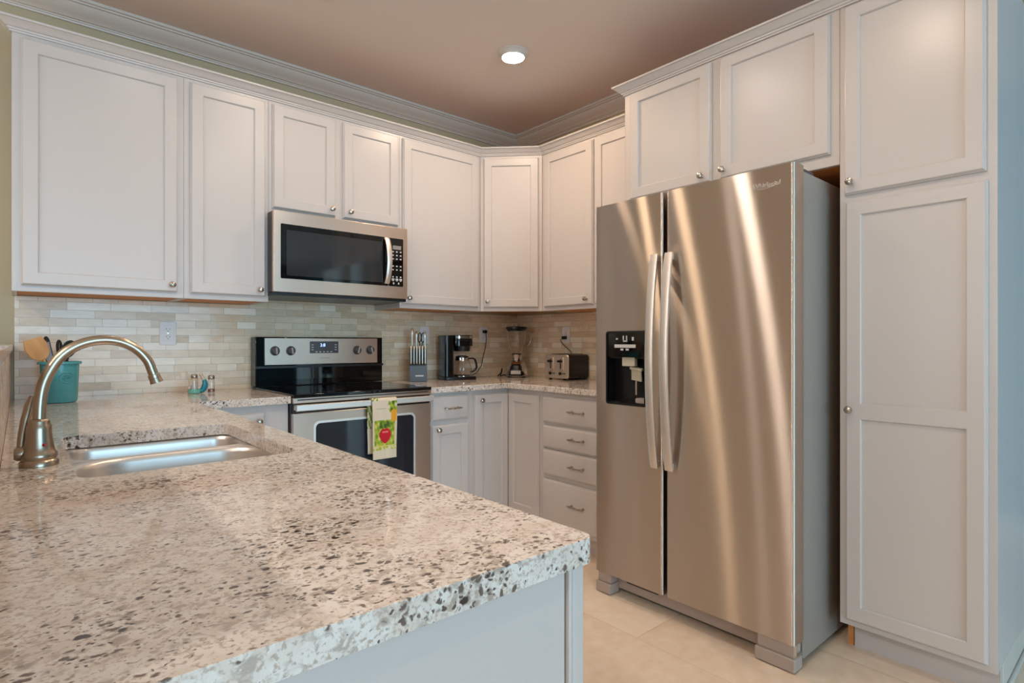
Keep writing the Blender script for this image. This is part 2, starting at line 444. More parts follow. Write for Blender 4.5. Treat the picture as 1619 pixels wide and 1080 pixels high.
# right wall: local x runs towards the camera
wall_cab('wall_cabinet', 'tall white wall cabinet with one door on the right wall above the toaster', 0, .4555, ZUB, ZUT,
         [(.032, .449, 1.3925, 2.378, (.406, 1.427))], rot=-PI/2, loc=(XU, 2.708, 0))
wall_cab('wall_cabinet', 'white wall cabinet on the right wall mostly hidden behind the refrigerator', .4555, .872, ZUB, ZUT,
         [(.463, .858, 1.3925, 2.378)], rot=-PI/2, loc=(XU, 2.708, 0))
# crown on the wall cabinets
cp = [(0, 2.394), (.007, 2.394), (.008, 2.400), (.013, 2.402), (.014, 2.408), (.020, 2.410), (.027, 2.416), (.036, 2.426), (.043, 2.431), (.049, 2.432), (.050, 2.440), (.0, 2.440)]
o = MB().sweep([(-.0235, YU+.03), (-.0235, YU), (2.3105, YU), (XU, 2.708), (XU, 1.89)], cp).build('cabinet_crown_molding', white, ang=20)
tag(o, 'white crown molding running along the tops of the back wall and corner cabinets', 'molding')
# deep run: over-fridge cabinet and pantry (local x = 1.834 - Y)
XP = 2.350
r = thing('over_fridge_cabinet', 'deep white cabinet with two doors above the refrigerator', 'cabinet', (XP, 1.834, 0), -PI/2, None, local=True)
Y2 = lambda y: 1.834-y
MB().box(G, Y2(.8235), 0, .02, 1.838, 2.43).build('face_frame', white, r, bevel=.0012)
m = MB(); m.box(G, Y2(.8235), .0205, .568, 1.842, 2.43); m.build('carcass', wood, r)
MB().box(-.0005, .0003, .0, .245, 1.838, 2.43).build('side_panel', white, r)
door_part(r, Y2(1.793), Y2(1.346), 1.882, 2.418, (Y2(1.3875), 1.913))
door_part(r, Y2(1.3035), Y2(.854), 1.882, 2.418, (Y2(1.2838), 1.9176))
r = thing('pantry_cabinet', 'tall white pantry cabinet with upper and lower doors right of the refrigerator', 'cabinet', (XP, 1.834, 0), -PI/2, None, local=True)
y0, y1 = Y2(.8225), Y2(.363)
MB().box(y0, y1, 0, .02, .107, 2.43).build('face_frame', white, r, bevel=.0012)
MB().box(y1-.018, y1, .0205, .5695, .107, 2.43).build('side_panel', white, r)
m = MB(); m.box(y0, y1-.0185, .0205, .5695, .107, 2.43); m.box(y0+.002, y0+.022, .078, .5695, 0, .1065); m.build('carcass', wood, r)
MB().box(y0+.026, y1-.004, .075, .095, 0, .1065).build('toe_kick', white, r)
m = MB(); m.box(y1-.016, y1, .0955, .5695, 0, .1065); m.box(y1+.0005, y1+.010, .02, .5695, .0, .022); m.build('shoe_molding', whitetrim, r, bevel=.003)
door_part(r, Y2(.8045), Y2(.3895), 1.714, 2.418, (Y2(.779), 1.757))
door_part(r, Y2(.8), Y2(.385), .131, 1.687, (Y2(.7826), .9155), opens=[(.187, .883), (.937, 1.635)])
o = MB().sweep([(XU-.003, 1.8346), (XP-.0003, 1.8346), (XP-.0003, .3625)], [(a, z+.0315) for a, z in cp]).build('cabinet_crown_molding', white, ang=20)
tag(o, 'white crown molding along the tops of the refrigerator cabinet and pantry', 'molding')

# ------------------------------------------------------------------ base cabinets
YF, XF = 2.708, 2.310
r = thing('base_cabinet', 'white base cabinet with a drawer over a door just right of the range', 'cabinet', (0, YF, 0), 0, None, local=True)
x0, x1 = 1.7155, 2.0295
MB().box(x0, x1, 0, .02, .107, .8805).build('face_frame', white, r, bevel=.001)
MB().box(x0, x1, .0205, .60, .107, .8805).build('carcass', wood, r)
MB().box(x0, x1, .075, .09, 0, .1065).build('toe_kick', white, r)
drawer_part(r, 1.735, 1.990, .722, .863, (1.867, .790))
door_part(r, 1.735, 1.990, .131, .698, (1.7735, .673))
# lazy susan corner
r = thing('corner_base_cabinet', 'white corner base cabinet with two hinged door leaves meeting in the corner', 'cabinet', (2.0305, YF, 0), 0, None)
MB().prism([(2.0303, YF), (XF, YF), (XF, 2.4105), (2.9195, 2.4105), (2.9195, 3.3085), (2.0303, 3.3085)], .107, .8805).build('carcass', white, r)
MB().prism([(2.0303, YF+.07), (XF+.07, YF+.07), (XF+.07, 2.4105), (2.9, 2.4105), (2.9, 3.3), (2.0303, 3.3)], 0, .1065).build('toe_kick', white, r)
A = Matrix.Translation((0, YF, 0)); B = Matrix.Translation((XF, 0, 0)) @ Matrix.Rotation(-PI/2, 4, 'Z')
door_part(r, 2.040, XF-.0145, .131, .856, (2.0775, .8195), xf=A, rail=.052)
door_part(r, -YF+.0145, -2.423, .131, .856, None, xf=B, rail=.052)
# drawers on the right wall
r = thing('drawer_base_cabinet', 'white base cabinet with a stack of four drawers left of the refrigerator', 'cabinet', (XF, 2.41, 0), -PI/2, None, local=True)
MB().box(0, .608, 0, .02, .107, .8805).build('face_frame', white, r, bevel=.001)
MB().box(0, .608, .0205, .60, .107, .8805).build('carcass', wood, r)
MB().box(0, .608, .075, .09, 0, .1065).build('toe_kick', white, r)
for a, b, pz in ((.704, .853, .7815), (.560, .688, .6307), (.404, .5505, .4798), (.131, .380, .267)):
    drawer_part(r, .025, .577, a, b, (.301, pz))
# left of the range
r = thing('base_cabinet', 'white base cabinet in the left corner beside the range, half hidden by the sink counter', 'cabinet', (0, YF, 0), 0, None, local=True)
MB().box(.5545, .9525, 0, .02, .107, .8805).build('face_frame', white, r, bevel=.001)
MB().box(-.028, .9525, .0205, .60, .107, .8805).build('carcass', white, r)
MB().box(.5545, .9525, .075, .09, 0, .1065).build('toe_kick', white, r)
door_part(r, .572, .8434, .131, .847, (.815, .808))
# peninsula
r = thing('peninsula_cabinet', 'white base cabinet under the near sink counter with a plain end panel facing the camera', 'cabinet', (.26, 1.6, 0))
m = MB(); m.box(-.028, .5325, .512, 2.706, .107, .8805)
pc = m
# open top inside so that the sink bowls hang free
pc.bm.free(); pc = MB()
pc.box(-.028, .5325, .512, 1.27, .107, .8805); pc.box(-.028, .5325, 1.97, 2.706, .107, .8805)
pc.box(-.028, -.012, 1.27, 1.97, .107, .8805); pc.box(-.012, .5325, 1.27, 1.97, .107, .125)
pc.build('carcass', white, r)
MB().box(.533, .553, .4985, 2.706, .107, .8805).build('face_frame', white, r, bevel=.0015)
MB().box(-.028, .4785, .512, 2.706, 0, .1065).build('toe_kick', white, r)
m = MB(); m.box(-.028, .5235, .5035, .5115, 0.0, .8805); m.box(.5265, .5328, .4985, .5115, .107, .8805); m.build('end_panel', white, r, bevel=.0015)
C = Matrix.Translation((.553, 0, 0)) @ Matrix.Rotation(PI/2, 4, 'Z')
for a, b, kx in ((.53, .86, .83), (.88, 1.24, .91), (1.26, 1.62, 1.59), (1.64, 2.0, 1.67), (2.02, 2.36, 2.33)):
    door_part(r, a, b, .131, .84, (kx, .79), xf=C)

# ------------------------------------------------------------------ countertops
def slab(name, outer, hole, label, z0=.881, z1=.914):
    bm = bmesh.new()
    def loop(pts):
        vs = [bm.verts.new((x, y, z0)) for x, y in pts]
        return [bm.edges.new((vs[i], vs[(i+1) % len(vs)])) for i in range(len(vs))]
    es = loop(outer)
    if hole: es += loop(hole)
    bmesh.ops.triangle_fill(bm, edges=es, use_beauty=True)
    ex = bmesh.ops.extrude_face_region(bm, geom=list(bm.faces))
    bmesh.ops.translate(bm, verts=[v for v in ex['geom'] if isinstance(v, bmesh.types.BMVert)], vec=(0, 0, z1-z0))
    w = MB(); w.bm.free(); w.bm = bm
    o = w.build(name, granite, bevel=.004, seg=3)
    return tag(o, label, 'countertop')
rc = [(.565-.018+.018*math.cos(a), .488+.018+.018*math.sin(a)) for a in [math.radians(-90+15*i) for i in range(7)]]
slab('granite_countertop', [(-.029, .488)]+rc+[(.565, 2.673), (.9535, 2.673), (.9535, 3.309), (-.029, 3.309)],
     rrect(.081, .487, 1.308, 1.915, .035, 5), 'speckled cream granite countertop in the foreground holding the sink and faucet')
slab('granite_countertop', [(1.7140, 2.673), (2.275, 2.673), (2.275, 1.802), (2.9105, 1.802), (2.9105, 3.309), (1.7140, 3.309)], None,
     'speckled cream granite countertop in the far corner under the coffee maker, blender and toaster')
o = MB().box(-.34, -.020, .44, 3.30, 1.1295, 1.158).build('granite_bar_ledge', granite, bevel=.005)
tag(o, 'narrow raised granite bar ledge on top of the tiled half wall at far left', 'ledge')

# ------------------------------------------------------------------ sink and faucet
sk = thing('sink', 'stainless steel undermount double bowl sink set into the granite counter', 'sink', (.284, 1.61, .88))
def bowl(x0, x1, y0, y1, fx0, fx1, fy0, fy1, zt, depth, R0=.055):
    m = MB(); n = 8
    rings = [[(a, b, zt) for a, b in rrect(fx0, fx1, fy0, fy1, .004, n)]]
    rings.append([(a, b, zt) for a, b in rrect(x0, x1, y0, y1, R0, n)])
    for i, d, r in ((.003, .004, .054), (.006, .015, .052), (.010, depth*.75, .05), (.016, depth*.92, .05), (.035, depth, .045)):
        rings.append([(a, b, zt-d) for a, b in rrect(x0+i, x1-i, y0+i, y1-i, r+R0-.055, n)])
    cx, cy = (x0+x1)/2, (y0+y1)/2
    rings.append([(cx+.045*math.cos(t), cy+.045*math.sin(t), zt-depth-.003) for t in
                  [math.atan2(b-cy, a-cx) for a, b in rrect(x0+.035, x1-.035, y0+.035, y1-.035, R0-.010, n)]])
    m.loft(rings, False, True)
    o = m.build('bowl', sink_st, sk, ang=60)
    MB().lathe([(.040, zt-depth-.0025), (.040, zt-depth+.001), (.030, zt-depth+.001), (.026, zt-depth-.001), (0, zt-depth-.001)], (cx, cy, 0), 24).build('drain', chrome, o)
    so = o.modifiers.new('gauge', 'SOLIDIFY'); so.thickness = .0012; so.offset = -1
    return o
bowl(.092, .506, 1.285, 1.692, .060, .520, 1.275, 1.702, .8795, .19, .115)
bowl(.095, .500, 1.712, 1.925, .060, .520, 1.702, 1.955, .8795, .17)

fx, fy = .0305, 1.51
fa = thing('faucet', 'brushed nickel gooseneck faucet arching over the sink', 'faucet', (fx, fy, .914))
m = MB(); m.lathe([(.0320, .9142), (.0325, .922), (.0300, .925), (.0285, .927), (.0300, .931), (.0305, .935), (.0290, .940), (.0262, .944), (.0245, .952), (.0225, .966), (.0212, .978), (.0208, .988), (.0200, .995), (.0175, .999), (.0180, 1.003), (.0160, 1.007), (.011, 1.009)], (fx, fy, 0), 40)
base = m.build('base', nickel, fa, ang=50)
MB().lathe([(.0032, 0), (.0032, .0012), (.0018, .0018), (0, .0018)], (0, 0, 0), 14, 'y')
mx = Matrix.Translation((fx+.0075, fy-.0238, .9575)) @ Matrix.Rotation(PI, 4, 'Z') @ Matrix.Rotation(math.radians(-17), 4, 'Z')
mm = MB(mx); mm.lathe([(.0032, -.003), (.0032, .0012), (.0018, .0018), (0, .0018)], (0, 0, 0), 14, 'y'); mm.build('hot_mark', red, base)
import itertools
ctrl = [(.0305, 1.0), (.0318, 1.04), (.0365, 1.075), (.047, 1.105), (.064, 1.134), (.088, 1.155), (.117, 1.167), (.147, 1.1695), (.175, 1.163), (.200, 1.147), (.219, 1.123), (.2275, 1.100), (.2315, 1.0885)]
def catmull(P, n=6):
    out = []
    for i in range(len(P)-1):
        p0, p1, p2, p3 = [Vector(P[min(max(j, 0), len(P)-1)]) for j in (i-1, i, i+1, i+2)]
        for k in range(n):
            t = k/n; out.append(.5*((2*p1)+(p2-p0)*t+(2*p0-5*p1+4*p2-p3)*t*t+(-p0+3*p1-3*p2+p3)*t**3))
    out.append(Vector(P[-1])); return out
sp = [(p.x, fy, p.y) for p in catmull(ctrl)]
nn = len(sp)
MB().tube(sp, [.0112-.0012*i/nn for i in range(nn)], 20, up=(0, 1, 0)).build('spout', nickel, fa, ang=60)
d = Vector(sp[-1])-Vector(sp[-4]); d.normalize(); e = Vector(sp[-1])
MB().tube([e-d*.004, e-d*.003, e+d*.004, e+d*.005, e+d*.016], [.0108, .0122, .0128, .0118, .0135], 20, up=(0, 1, 0)).build('aerator', nickel, fa, ang=30)
m = MB(); m.lathe([(.0, -.040), (.011, -.039), (.0140, -.034), (.0140, -.022), (.012, -.015)], (fx, fy+.004, .940), 20, 'x'); hub = m.build('handle_hub', nickel, fa, ang=50)
MB().tube([(fx-.029, fy+.008, .946), (fx-.026, fy+.018, .975), (fx-.021, fy+.026, 1.005), (fx-.014, fy+.033, 1.035), (fx-.009, fy+.037, 1.052)], [.007, .0075, .0085, .009, .0065], 14).build('lever', nickel, fa, ang=60)

# ------------------------------------------------------------------ refrigerator
fr = thing('refrigerator', 'stainless steel side by side refrigerator with ice and water dispenser', 'refrigerator', (2.43, 1.317, 0))
FX, FY0, FY1, FZ0, FZ1 = 2.046, .862, 1.771, .100, 1.796
MB().rbox(2.130, 2.85, FY0+.004, FY1-.004, .028, 1.778, .006, 3).build('body', sidegrey, fr)
def fdoor(y0, y1):
    m = MB(); pr = []
    n = 6; rr = .012
    pts = [(2.122, y1), (2.122, y0)]
    for i in range(n+1):
        a = PI/2*i/n; pts.append((FX+rr-rr*math.sin(a), y0+rr-rr*math.cos(a)))
    for i in range(n+1):
        a = PI/2*i/n; pts.append((FX+rr-rr*math.cos(a), y1-rr+rr*math.sin(a)))
    m.prism(pts, FZ0, FZ1)
    return m
dl = fdoor(1.4005, FY1)
# left door carries an opening for the dispenser: cut the front skin by building the door in four blocks
dl.bm.free()
dl = MB()
D0, D1, E0, E1 = 1.4885, 1.7015, .888, 1.2105
n = 6; rr = .012
def prof(y0, y1, round0, round1):
    pts = [(2.122, y1), (2.122, y0)]
    if round0: pts += [(FX+rr-rr*math.sin(PI/2*i/n), y0+rr-rr*math.cos(PI/2*i/n)) for i in range(n+1)]
    else: pts.append((FX, y0))
    if round1: pts += [(FX+rr-rr*math.cos(PI/2*i/n), y1-rr+rr*math.sin(PI/2*i/n)) for i in range(n+1)]
    else: pts.append((FX, y1))
    return pts
dl.prism(prof(1.4005, FY1, 1, 1), FZ0, E0); dl.prism(prof(1.4005, FY1, 1, 1), E1, FZ1)
dl.prism(prof(1.4005, D0, 1, 0), E0, E1); dl.prism(prof(D1, FY1, 0, 1), E0, E1)
dl.box(2.112, 2.1218, D0, D1, E0, E1)
dl = dl.build('freezer_door', fridge_st, fr)
dr = fdoor(FY0, 1.384).build('refrigerator_door', fridge_st, fr)
def fhandle(par, y):
    zs = [.636+(1.534-.636)*i/24 for i in range(25)]
    pts = []
    for i, z in enumerate(zs):
        t = i/24; pts.append((2.028-.040*math.sin(PI*t)**.8, y, z))
    o = MB().strap(pts, (0, 1, 0), .037, .014).build('handle', handle_st, par, ang=40)
    for z in (.652, 1.518):
        m = MB(); m.box(2.026, FX-.0003, y-.013, y+.013, z-.012, z+.012)
        m.build('handle_mount', greypl, o, bevel=.002)
    return o
fhandle(dl, 1.4285); fhandle(dr, 1.3575)
# dispenser
dp = MB()
dp.rbox(FX-.003, FX+.006, D0-.004, D1+.004, E0-.004, E1+.004, .012, 5, 'x')
dp.bm.free(); dp = MB()
o_ = rrect(D0-.005, D1+.005, E0-.005, E1+.005, .012, 5); i_ = rrect(D0+.004, D1-.004, E0+.004, E1-.004, .008, 5)
dp.loft([[(FX-.0005, a, b) for a, b in o_], [(FX-.004, a, b) for a, b in rrect(D0-.003, D1+.003, E0-.003, E1+.003, .011, 5)], [(FX-.004, a, b) for a, b in i_], [(FX+.004, a, b) for a, b in i_]], False, False)
dp = dp.build('dispenser', blackpl, dl)
MB().rbox(FX+.001, FX+.012, D0+.003, D1-.003, 1.098, E1-.003, .006, 3, 'x').build('control_panel', blackgl, dp)
m = MB(); m.box(FX+.058, FX+.064, D0+.002, D1-.002, E0+.002, 1.098); m.box(FX+.012, FX+.058, D0+.001, D0+.004, E0+.002, 1.098); m.box(FX+.012, FX+.058, D1-.004, D1-.001, E0+.002, 1.098); m.box(FX+.006, FX+.058, D0+.002, D1-.002, E0+.001, E0+.008); m.box(FX+.012, FX+.060, D0+.002, D1-.002, 1.092, 1.099)
m.build('cavity', blackpl, dp)
yc = (D0+D1)/2
m = MB()
m.rbox(FX-.0003, FX+.001, yc-.055, yc+.062, 1.140, 1.155, .002, 2, 'x')
for y, z, a, b in ((yc+.004, 1.170, .011, .003), (yc+.012, 1.180, .003, .014), (yc-.006, 1.180, .003, .014), (yc+.020, 1.132, .008, .004), (yc-.010, 1.132, .008, .004), (yc+.048, 1.180, .005, .003), (yc-.040, 1.180, .005, .008)):
    m.box(FX-.0003, FX+.001, y-a, y+a, z-b, z+b)
m.build('control_icons', ink, dp)
m = MB(); m.rbox(FX+.010, FX+.030, yc-.042, yc+.026, 1.058, 1.100, .004, 3, 'x'); m.build('ice_chute', paleplastic, dp)
mx = Matrix.Translation((FX+.034, yc-.035, 1.02)) @ Matrix.Rotation(math.radians(-12), 4, 'Y') @ Matrix.Rotation(math.radians(8), 4, 'X')
m = MB(mx); m.loft([[(-.004, -.030, -.028), (.004, -.030, -.028), (.004, .026, -.028), (-.004, .026, -.028)], [(-.004, -.026, .03), (.004, -.026, .03), (.004, .026, .03), (-.004, .026, .03)]]); m.box(-.010, .006, -.034, .030, .022, .034)
m.build('paddle', paleplastic, dp, bevel=.002)
m = MB(); m.tube([(FX+.036, yc-.032, .992), (FX+.036, yc-.032, .93)], .004, 10); m.build('water_spout', greypl, dp)
m = MB(); m.rbox(FX+.016, FX+.05, D0+.012, D0+.064, E0+.0085, E0+.030, .006, 3, 'x'); m.build('drip_tray', greypl, dp)
# logo
mx = Matrix.Translation((FX-.0003, 1.0125, 1.7270)) @ Matrix(((0, 0, -1, 0), (-1, 0, 0, 0), (0, 1, 0, 0), (0, 0, 0, 1)))
lg = lettering('logo_lettering', 'Whirlpool', .0245, silverink, dr, mx)
ring = [(FX-.0009, .9705+.046*math.cos(a), 1.7345+.013*math.sin(a)) for a in [math.radians(150+12*i) for i in range(19)]]
MB().tube(ring, .0008, 6).build('logo_swoosh', silverink, lg)
# base grille, feet and hinges
m = MB(); m.box(2.115, 2.1298, FY0+.05, FY1-.05, .022, .092); m.build('base_grille', greypl, fr)
m = MB()
for y in (1.60, 1.50):
    pass
for z in (.058, .070): m.box(2.1145, 2.1152, 1.47, 1.64, z, z+.005)
m.build('grille_slot', blackpl, fr)
for a, b in ((FY0+.001, FY0+.145), (FY1-.085, FY1-.001)):
    m = MB(); m.box(2.050, 2.1145, a, b, .004, .050); m.build('foot_cover', greypl, fr, bevel=.003)
    m = MB(); m.box(2.060, 2.1145, a+.006, b-.006, .0505, .099); m.build('hinge_bracket', greypl, fr, bevel=.002)
for a in (FY0+.012, FY1-.055):
    m = MB(); m.box(2.131, 2.24, a, a+.043, 1.7785, 1.795); m.build('hinge_cover', darkgrey, fr, bevel=.002)
m = MB(); m.tube([(2.066, FY0+.004, .058), (2.110, FY0+.004, .058)], .0045, 10); m.lathe([(.008, .050), (.008, .099)], (2.072, FY0+.010, 0), 12); m.build('hinge_pin', chrome, fr)

# ------------------------------------------------------------------ microwave
mw = thing('microwave', 'stainless steel over the range microwave with black glass window', 'microwave', (1.326, 3.1, 1.41))
MX0, MX1, MY, MZ0, MZ1 = .9495, 1.7035, 2.900, 1.411, 1.8215
MB().box(MX0+.003, MX1-.003, MY+.025, 3.3165, MZ0+.006, MZ1).build('body', darkgrey, mw, bevel=.002)
m = MB(); m.rbox(MX0, MX1, MY, MY+.0245, MZ0+.004, MZ1, .006, 3, 'y'); door = m.build('door', appl_st, mw, bevel=.003)
m = MB(); m.box(MX0+.004, MX1-.004, MY+.01, 3.30, MZ0-.012, MZ0+.0035); m.build('vent_grille', blackpl, mw)
m = MB(); m.rbox(.984, 1.578, MY-.0025, MY-.0003, 1.484, 1.757, .004, 2, 'y'); win = m.build('window', blackgl, door)
m = MB(); m.rbox(1.012, 1.545, MY-.0034, MY-.0027, 1.500, 1.728, .006, 3, 'y'); m.build('window_sheen', mat('dark_window_sheen', L(46, 48, 50), .06), win)  # lighter inner glass, mostly a room reflection put into the colour
m = MB(); m.rbox(1.582, 1.674, MY-.0025, MY-.0003, 1.484, 1.757, .004, 2, 'y'); cp_ = m.build('control_panel', blackgl, mw)
m = MB(); m.box(1.606, 1.660, MY-.0032, MY-.0027, 1.694, 1.716); m.build('display', mat('microwave_display', L(150, 140, 136), .2), cp_)
m = MB()
for rI in range(9):
    z = 1.680-.0205*rI
    if rI in (3, 6): continue
    for c in range(3):
        x = 1.607+.0245*c
        m.box(x-.004, x+.006, MY-.0031, MY-.0027, z-.003, z+.004)
m.build('keypad_marks', ink, cp_)
m = MB()
for c in range(3): m.box(1.600+.0245*c, 1.617+.0245*c, MY-.0031, MY-.0027, 1.518, 1.528)
for x in (1.608, 1.640): m.box(x, x+.008, MY-.0031, MY-.0027, 1.495, 1.506)
m.build('start_stop_marks', ink, cp_)
pts = [(1.566, MY-.008-.034*math.sin(PI*i/16)**.7, 1.497+.254*i/16) for i in range(17)]
h_ = MB().strap(pts, (1, 0, 0), .030, .010).build('handle', handle_st, door, ang=40)

# ------------------------------------------------------------------ range
rg = thing('range', 'stainless steel electric range with black glass cooktop', 'range', (1.334, 2.98, 0))
RX0, RX1 = .9575, 1.7095
MB().box(RX0, RX1, 2.69, 3.300, .03, .905).build('body', darkgrey, rg)
ct = MB().box(RX0-.001+.002, RX1-.001, 2.652, 3.215, .9055, .922).build('cooktop', blackgl, rg, bevel=.003)
ringm = mat('burner_mark', L(90, 90, 92), .2)
for x, y, q in ((1.15, 2.82, .10), (1.52, 2.82, .08), (1.15, 3.06, .08), (1.52, 3.06, .10)):
    MB().lathe([(q-.002, .9222), (q, .9224), (q+.002, .9222)], (x, y, 0), 48, 'z', False, False).build('burner_ring', ringm, ct)
m = MB(); m.box(RX0, RX1, 2.656, 2.6895, .880, .905); m.build('front_trim', appl_st, rg, bevel=.002)
m = MB(); m.box(RX0+.02, RX1-.02, 2.6545, 2.6558, .893, .898); m.build('vent_slot', blackpl, rg)
dr_ = MB().rbox(RX0+.002, RX1-.002, 2.662, 2.6895, .215, .832, .004, 2, 'y').build('oven_door', appl_st, rg, bevel=.002)
MB().box(RX0+.004, RX1-.004, 2.667, 2.6895, .833, .8795).build('door_gap', blackpl, rg)
hm = MB(); hm.strap([(RX0+.006+(RX1-RX0-.012)*i/12, 2.632, .8605) for i in range(13)], (0, 0, 1), .030, .018)
hm = hm.build('oven_handle', handle_st, dr_, ang=40)
for x in (RX0+.02, RX1-.02):
    m = MB(); m.box(x-.014, x+.014, 2.642, 2.6668, .849, .873)
    m.build('handle_bracket', handle_st, hm, bevel=.002)
fr_ = MB(); a_ = rrect(1.055, 1.611, .40, .790, .03, 6); b_ = rrect(1.066, 1.600, .411, .779, .022, 6)
fr_.loft([[(x, 2.6618, z) for x, z in a_], [(x, 2.6590, z) for x, z in a_], [(x, 2.6590, z) for x, z in b_], [(x, 2.6618, z) for x, z in b_]], False, False)
fr_.build('window_frame', handle_st, dr_, ang=40)
MB().rbox(1.0665, 1.5995, 2.6602, 2.6619, .4115, .7785, .022, 6, 'y').build('oven_window', mat('oven_window_glass', L(34, 38, 46), .05), dr_)
MB().rbox(RX0+.002, RX1-.002, 2.664, 2.6895, .04, .208, .004, 2, 'y').build('storage_drawer', appl_st, rg, bevel=.002)
# backguard
bgd = MB().box(.9605, 1.7135, 3.222, 3.305, .923, 1.194).build('backguard', blackgl, rg, bevel=.004)
m = MB(); m.box(.958, 1.716, 3.214, 3.2218, 1.022, 1.034); m.build('backguard_lip', blackpl, bgd)
cpn = MB().box(1.006, 1.676, 3.2135, 3.2216, 1.0395, 1.188).build('control_panel', appl_st, bgd, bevel=.002)
ds = MB().box(1.2526, 1.4224, 3.2115, 3.2133, 1.102, 1.170).build('display', mat('display_grey', L(74, 72, 76), .2), cpn)
lettering('display_digits', '3:8', .026, digits, ds, Matrix.Translation((1.312, 3.2113, 1.140)) @ Matrix.Rotation(PI/2, 4, 'X'), .0001)
m = MB()
for i in range(5): m.box(1.285+.022*i, 1.297+.022*i, 3.2109, 3.2114, 1.108, 1.112)
for z in (1.120, 1.134, 1.148):
    m.box(1.262, 1.274, 3.2109, 3.2114, z, z+.004); m.box(1.400, 1.412, 3.2109, 3.2114, z, z+.004)
m.build('display_marks', ink, ds)
m = MB(); m.box(1.315, 1.372, 3.2130, 3.2134, 1.072, 1.076); m.build('badge', greypl, cpn)
for x in (1.0597, 1.1455, 1.5402, 1.6253):
    m = MB(); m.lathe([(.026, 3.2134), (.026, 3.2105), (.022, 3.208), (.020, 3.192), (.017, 3.189), (0, 3.189)], (x, 0, 1.1175), 28, 'y')
    k = m.build('control_knob', darkgrey, cpn)
    a = R.uniform(-.3, .5); mx = Matrix.Translation((x, 3.1885, 1.1175)) @ Matrix.Rotation(a, 4, 'Y')
    MB(mx).box(-.004, .004, -.007, .001, -.018, .018).build('knob_grip', greypl, k, bevel=.001)

# towel on the oven handle
cols = [mat('towel_cream', L(222, 208, 184), .9), mat('towel_lime', L(170, 182, 60), .9), mat('towel_green', L(120, 150, 40), .9), mat('towel_dark_green', L(70, 100, 40), .9),
        mat('towel_red', L(200, 24, 44), .9), mat('towel_pink', L(236, 120, 110), .9), mat('towel_orange', L(232, 160, 40), .9), mat('towel_yellow', L(214, 206, 110), .9), mat('towel_grey', L(176, 164, 140), .9)]
def print_at(u, v):
    nz = math.sin(u*23+v*17)+math.sin(u*41-v*29)+math.sin(v*53+u*7)
    ax, ay = (u-.51)/.245, (v-.605)/.135
    wdt = 1.0 if ay < 0 else 1-.35*ay
    if abs(ax) < wdt*math.sqrt(max(0, 1-ay*ay*.98)) and abs(ay) < 1 and not (abs(ax) < .18 and ay < -.88):
        return 5 if (abs(ax+.0) < .55 and -.55 < ay < -.32) else 4
    if .36 < v < .475 and .28 < u < .78 and abs(u-.52) < .28*(1-abs(v-.43)*5): return 3 if nz > -.2 else 2
    if .75 < u < .985 and .17 < v < .365 and ((u-.87)/.125)**4+((v-.27)/.1)**4 < 1: return 6
    if u > .62 and .015 < v < .215 and (u-.62)*1.2 > abs(v-.10)-.02: return 3 if nz > 1.1 else (2 if nz > .1 else (1 if nz > -1.2 else 0))
    if .335 < v < .77 and .07 < u < .90: return 2 if nz > .8 else (7 if nz < -1.4 else 1)
    if .765 < v < .785: return 7
    if .79 < v < .845 and (nz > -.4): return 7 if nz < .6 else 1
    if (.135 < v < .145 or .175 < v < .182) and .17 < u < .55: return 8
    return 0
tw = MB(); NX, prf = 44, []
for i in range(20): prf.append((2.6475-.001*math.sin(i*.5), .600+(.868-.600)*i/19, 'b'))
for i in range(1, 8):
    a = PI*i/8; prf.append((2.632+.0155*math.cos(a), .8705+.0115*math.sin(a), 'b'))
for i in range(100): prf.append((2.6155-.0015*math.sin(i*.06), .8685-(.8685-.574)*i/99, 'f'))
TX0, TX1 = 1.3345, 1.4755
grid = []
for y, z, s_ in prf:
    row = []
    for j in range(NX+1):
        u = j/NX; sh = -.011 if (s_ == 'b' and z < .866) else 0
        drop = (.883-z); wave = .0022*math.sin(u*9+1.2)*min(1, drop*6)
        row.append(tw.v(TX0+sh+(TX1-TX0)*u+.010*(drop/.3)*(1-2*u)*.45, y-(abs(wave) if s_ == 'f' else -abs(wave)*.3)+(.0 if s_ == 'b' else -.0002), z))
    grid.append(row)
for i in range(len(grid)-1):
    for j in range(NX):
        tw.mi = 0
        u = (j+.5)/NX; z = (prf[i][1]+prf[i+1][1])/2
        if prf[i][2] == 'f': tw.mi = print_at(u, (.8705-z)/(.8705-.574))
        elif prf[i][1] > .72 and u < .25: tw.mi = 2 if math.sin(i*1.7+j) > 0 else 0
        tw.f([grid[i][j], grid[i][j+1], grid[i+1][j+1], grid[i+1][j]])
o = tw.build('dish_towel', cols, org=(1.405, 2.632, .60), ang=80)
so = o.modifiers.new('cloth', 'SOLIDIFY'); so.thickness = .0012; so.offset = 0
tag(o, 'cream kitchen towel printed with a red fruit and green leaves, hung over the oven handle', 'towel')

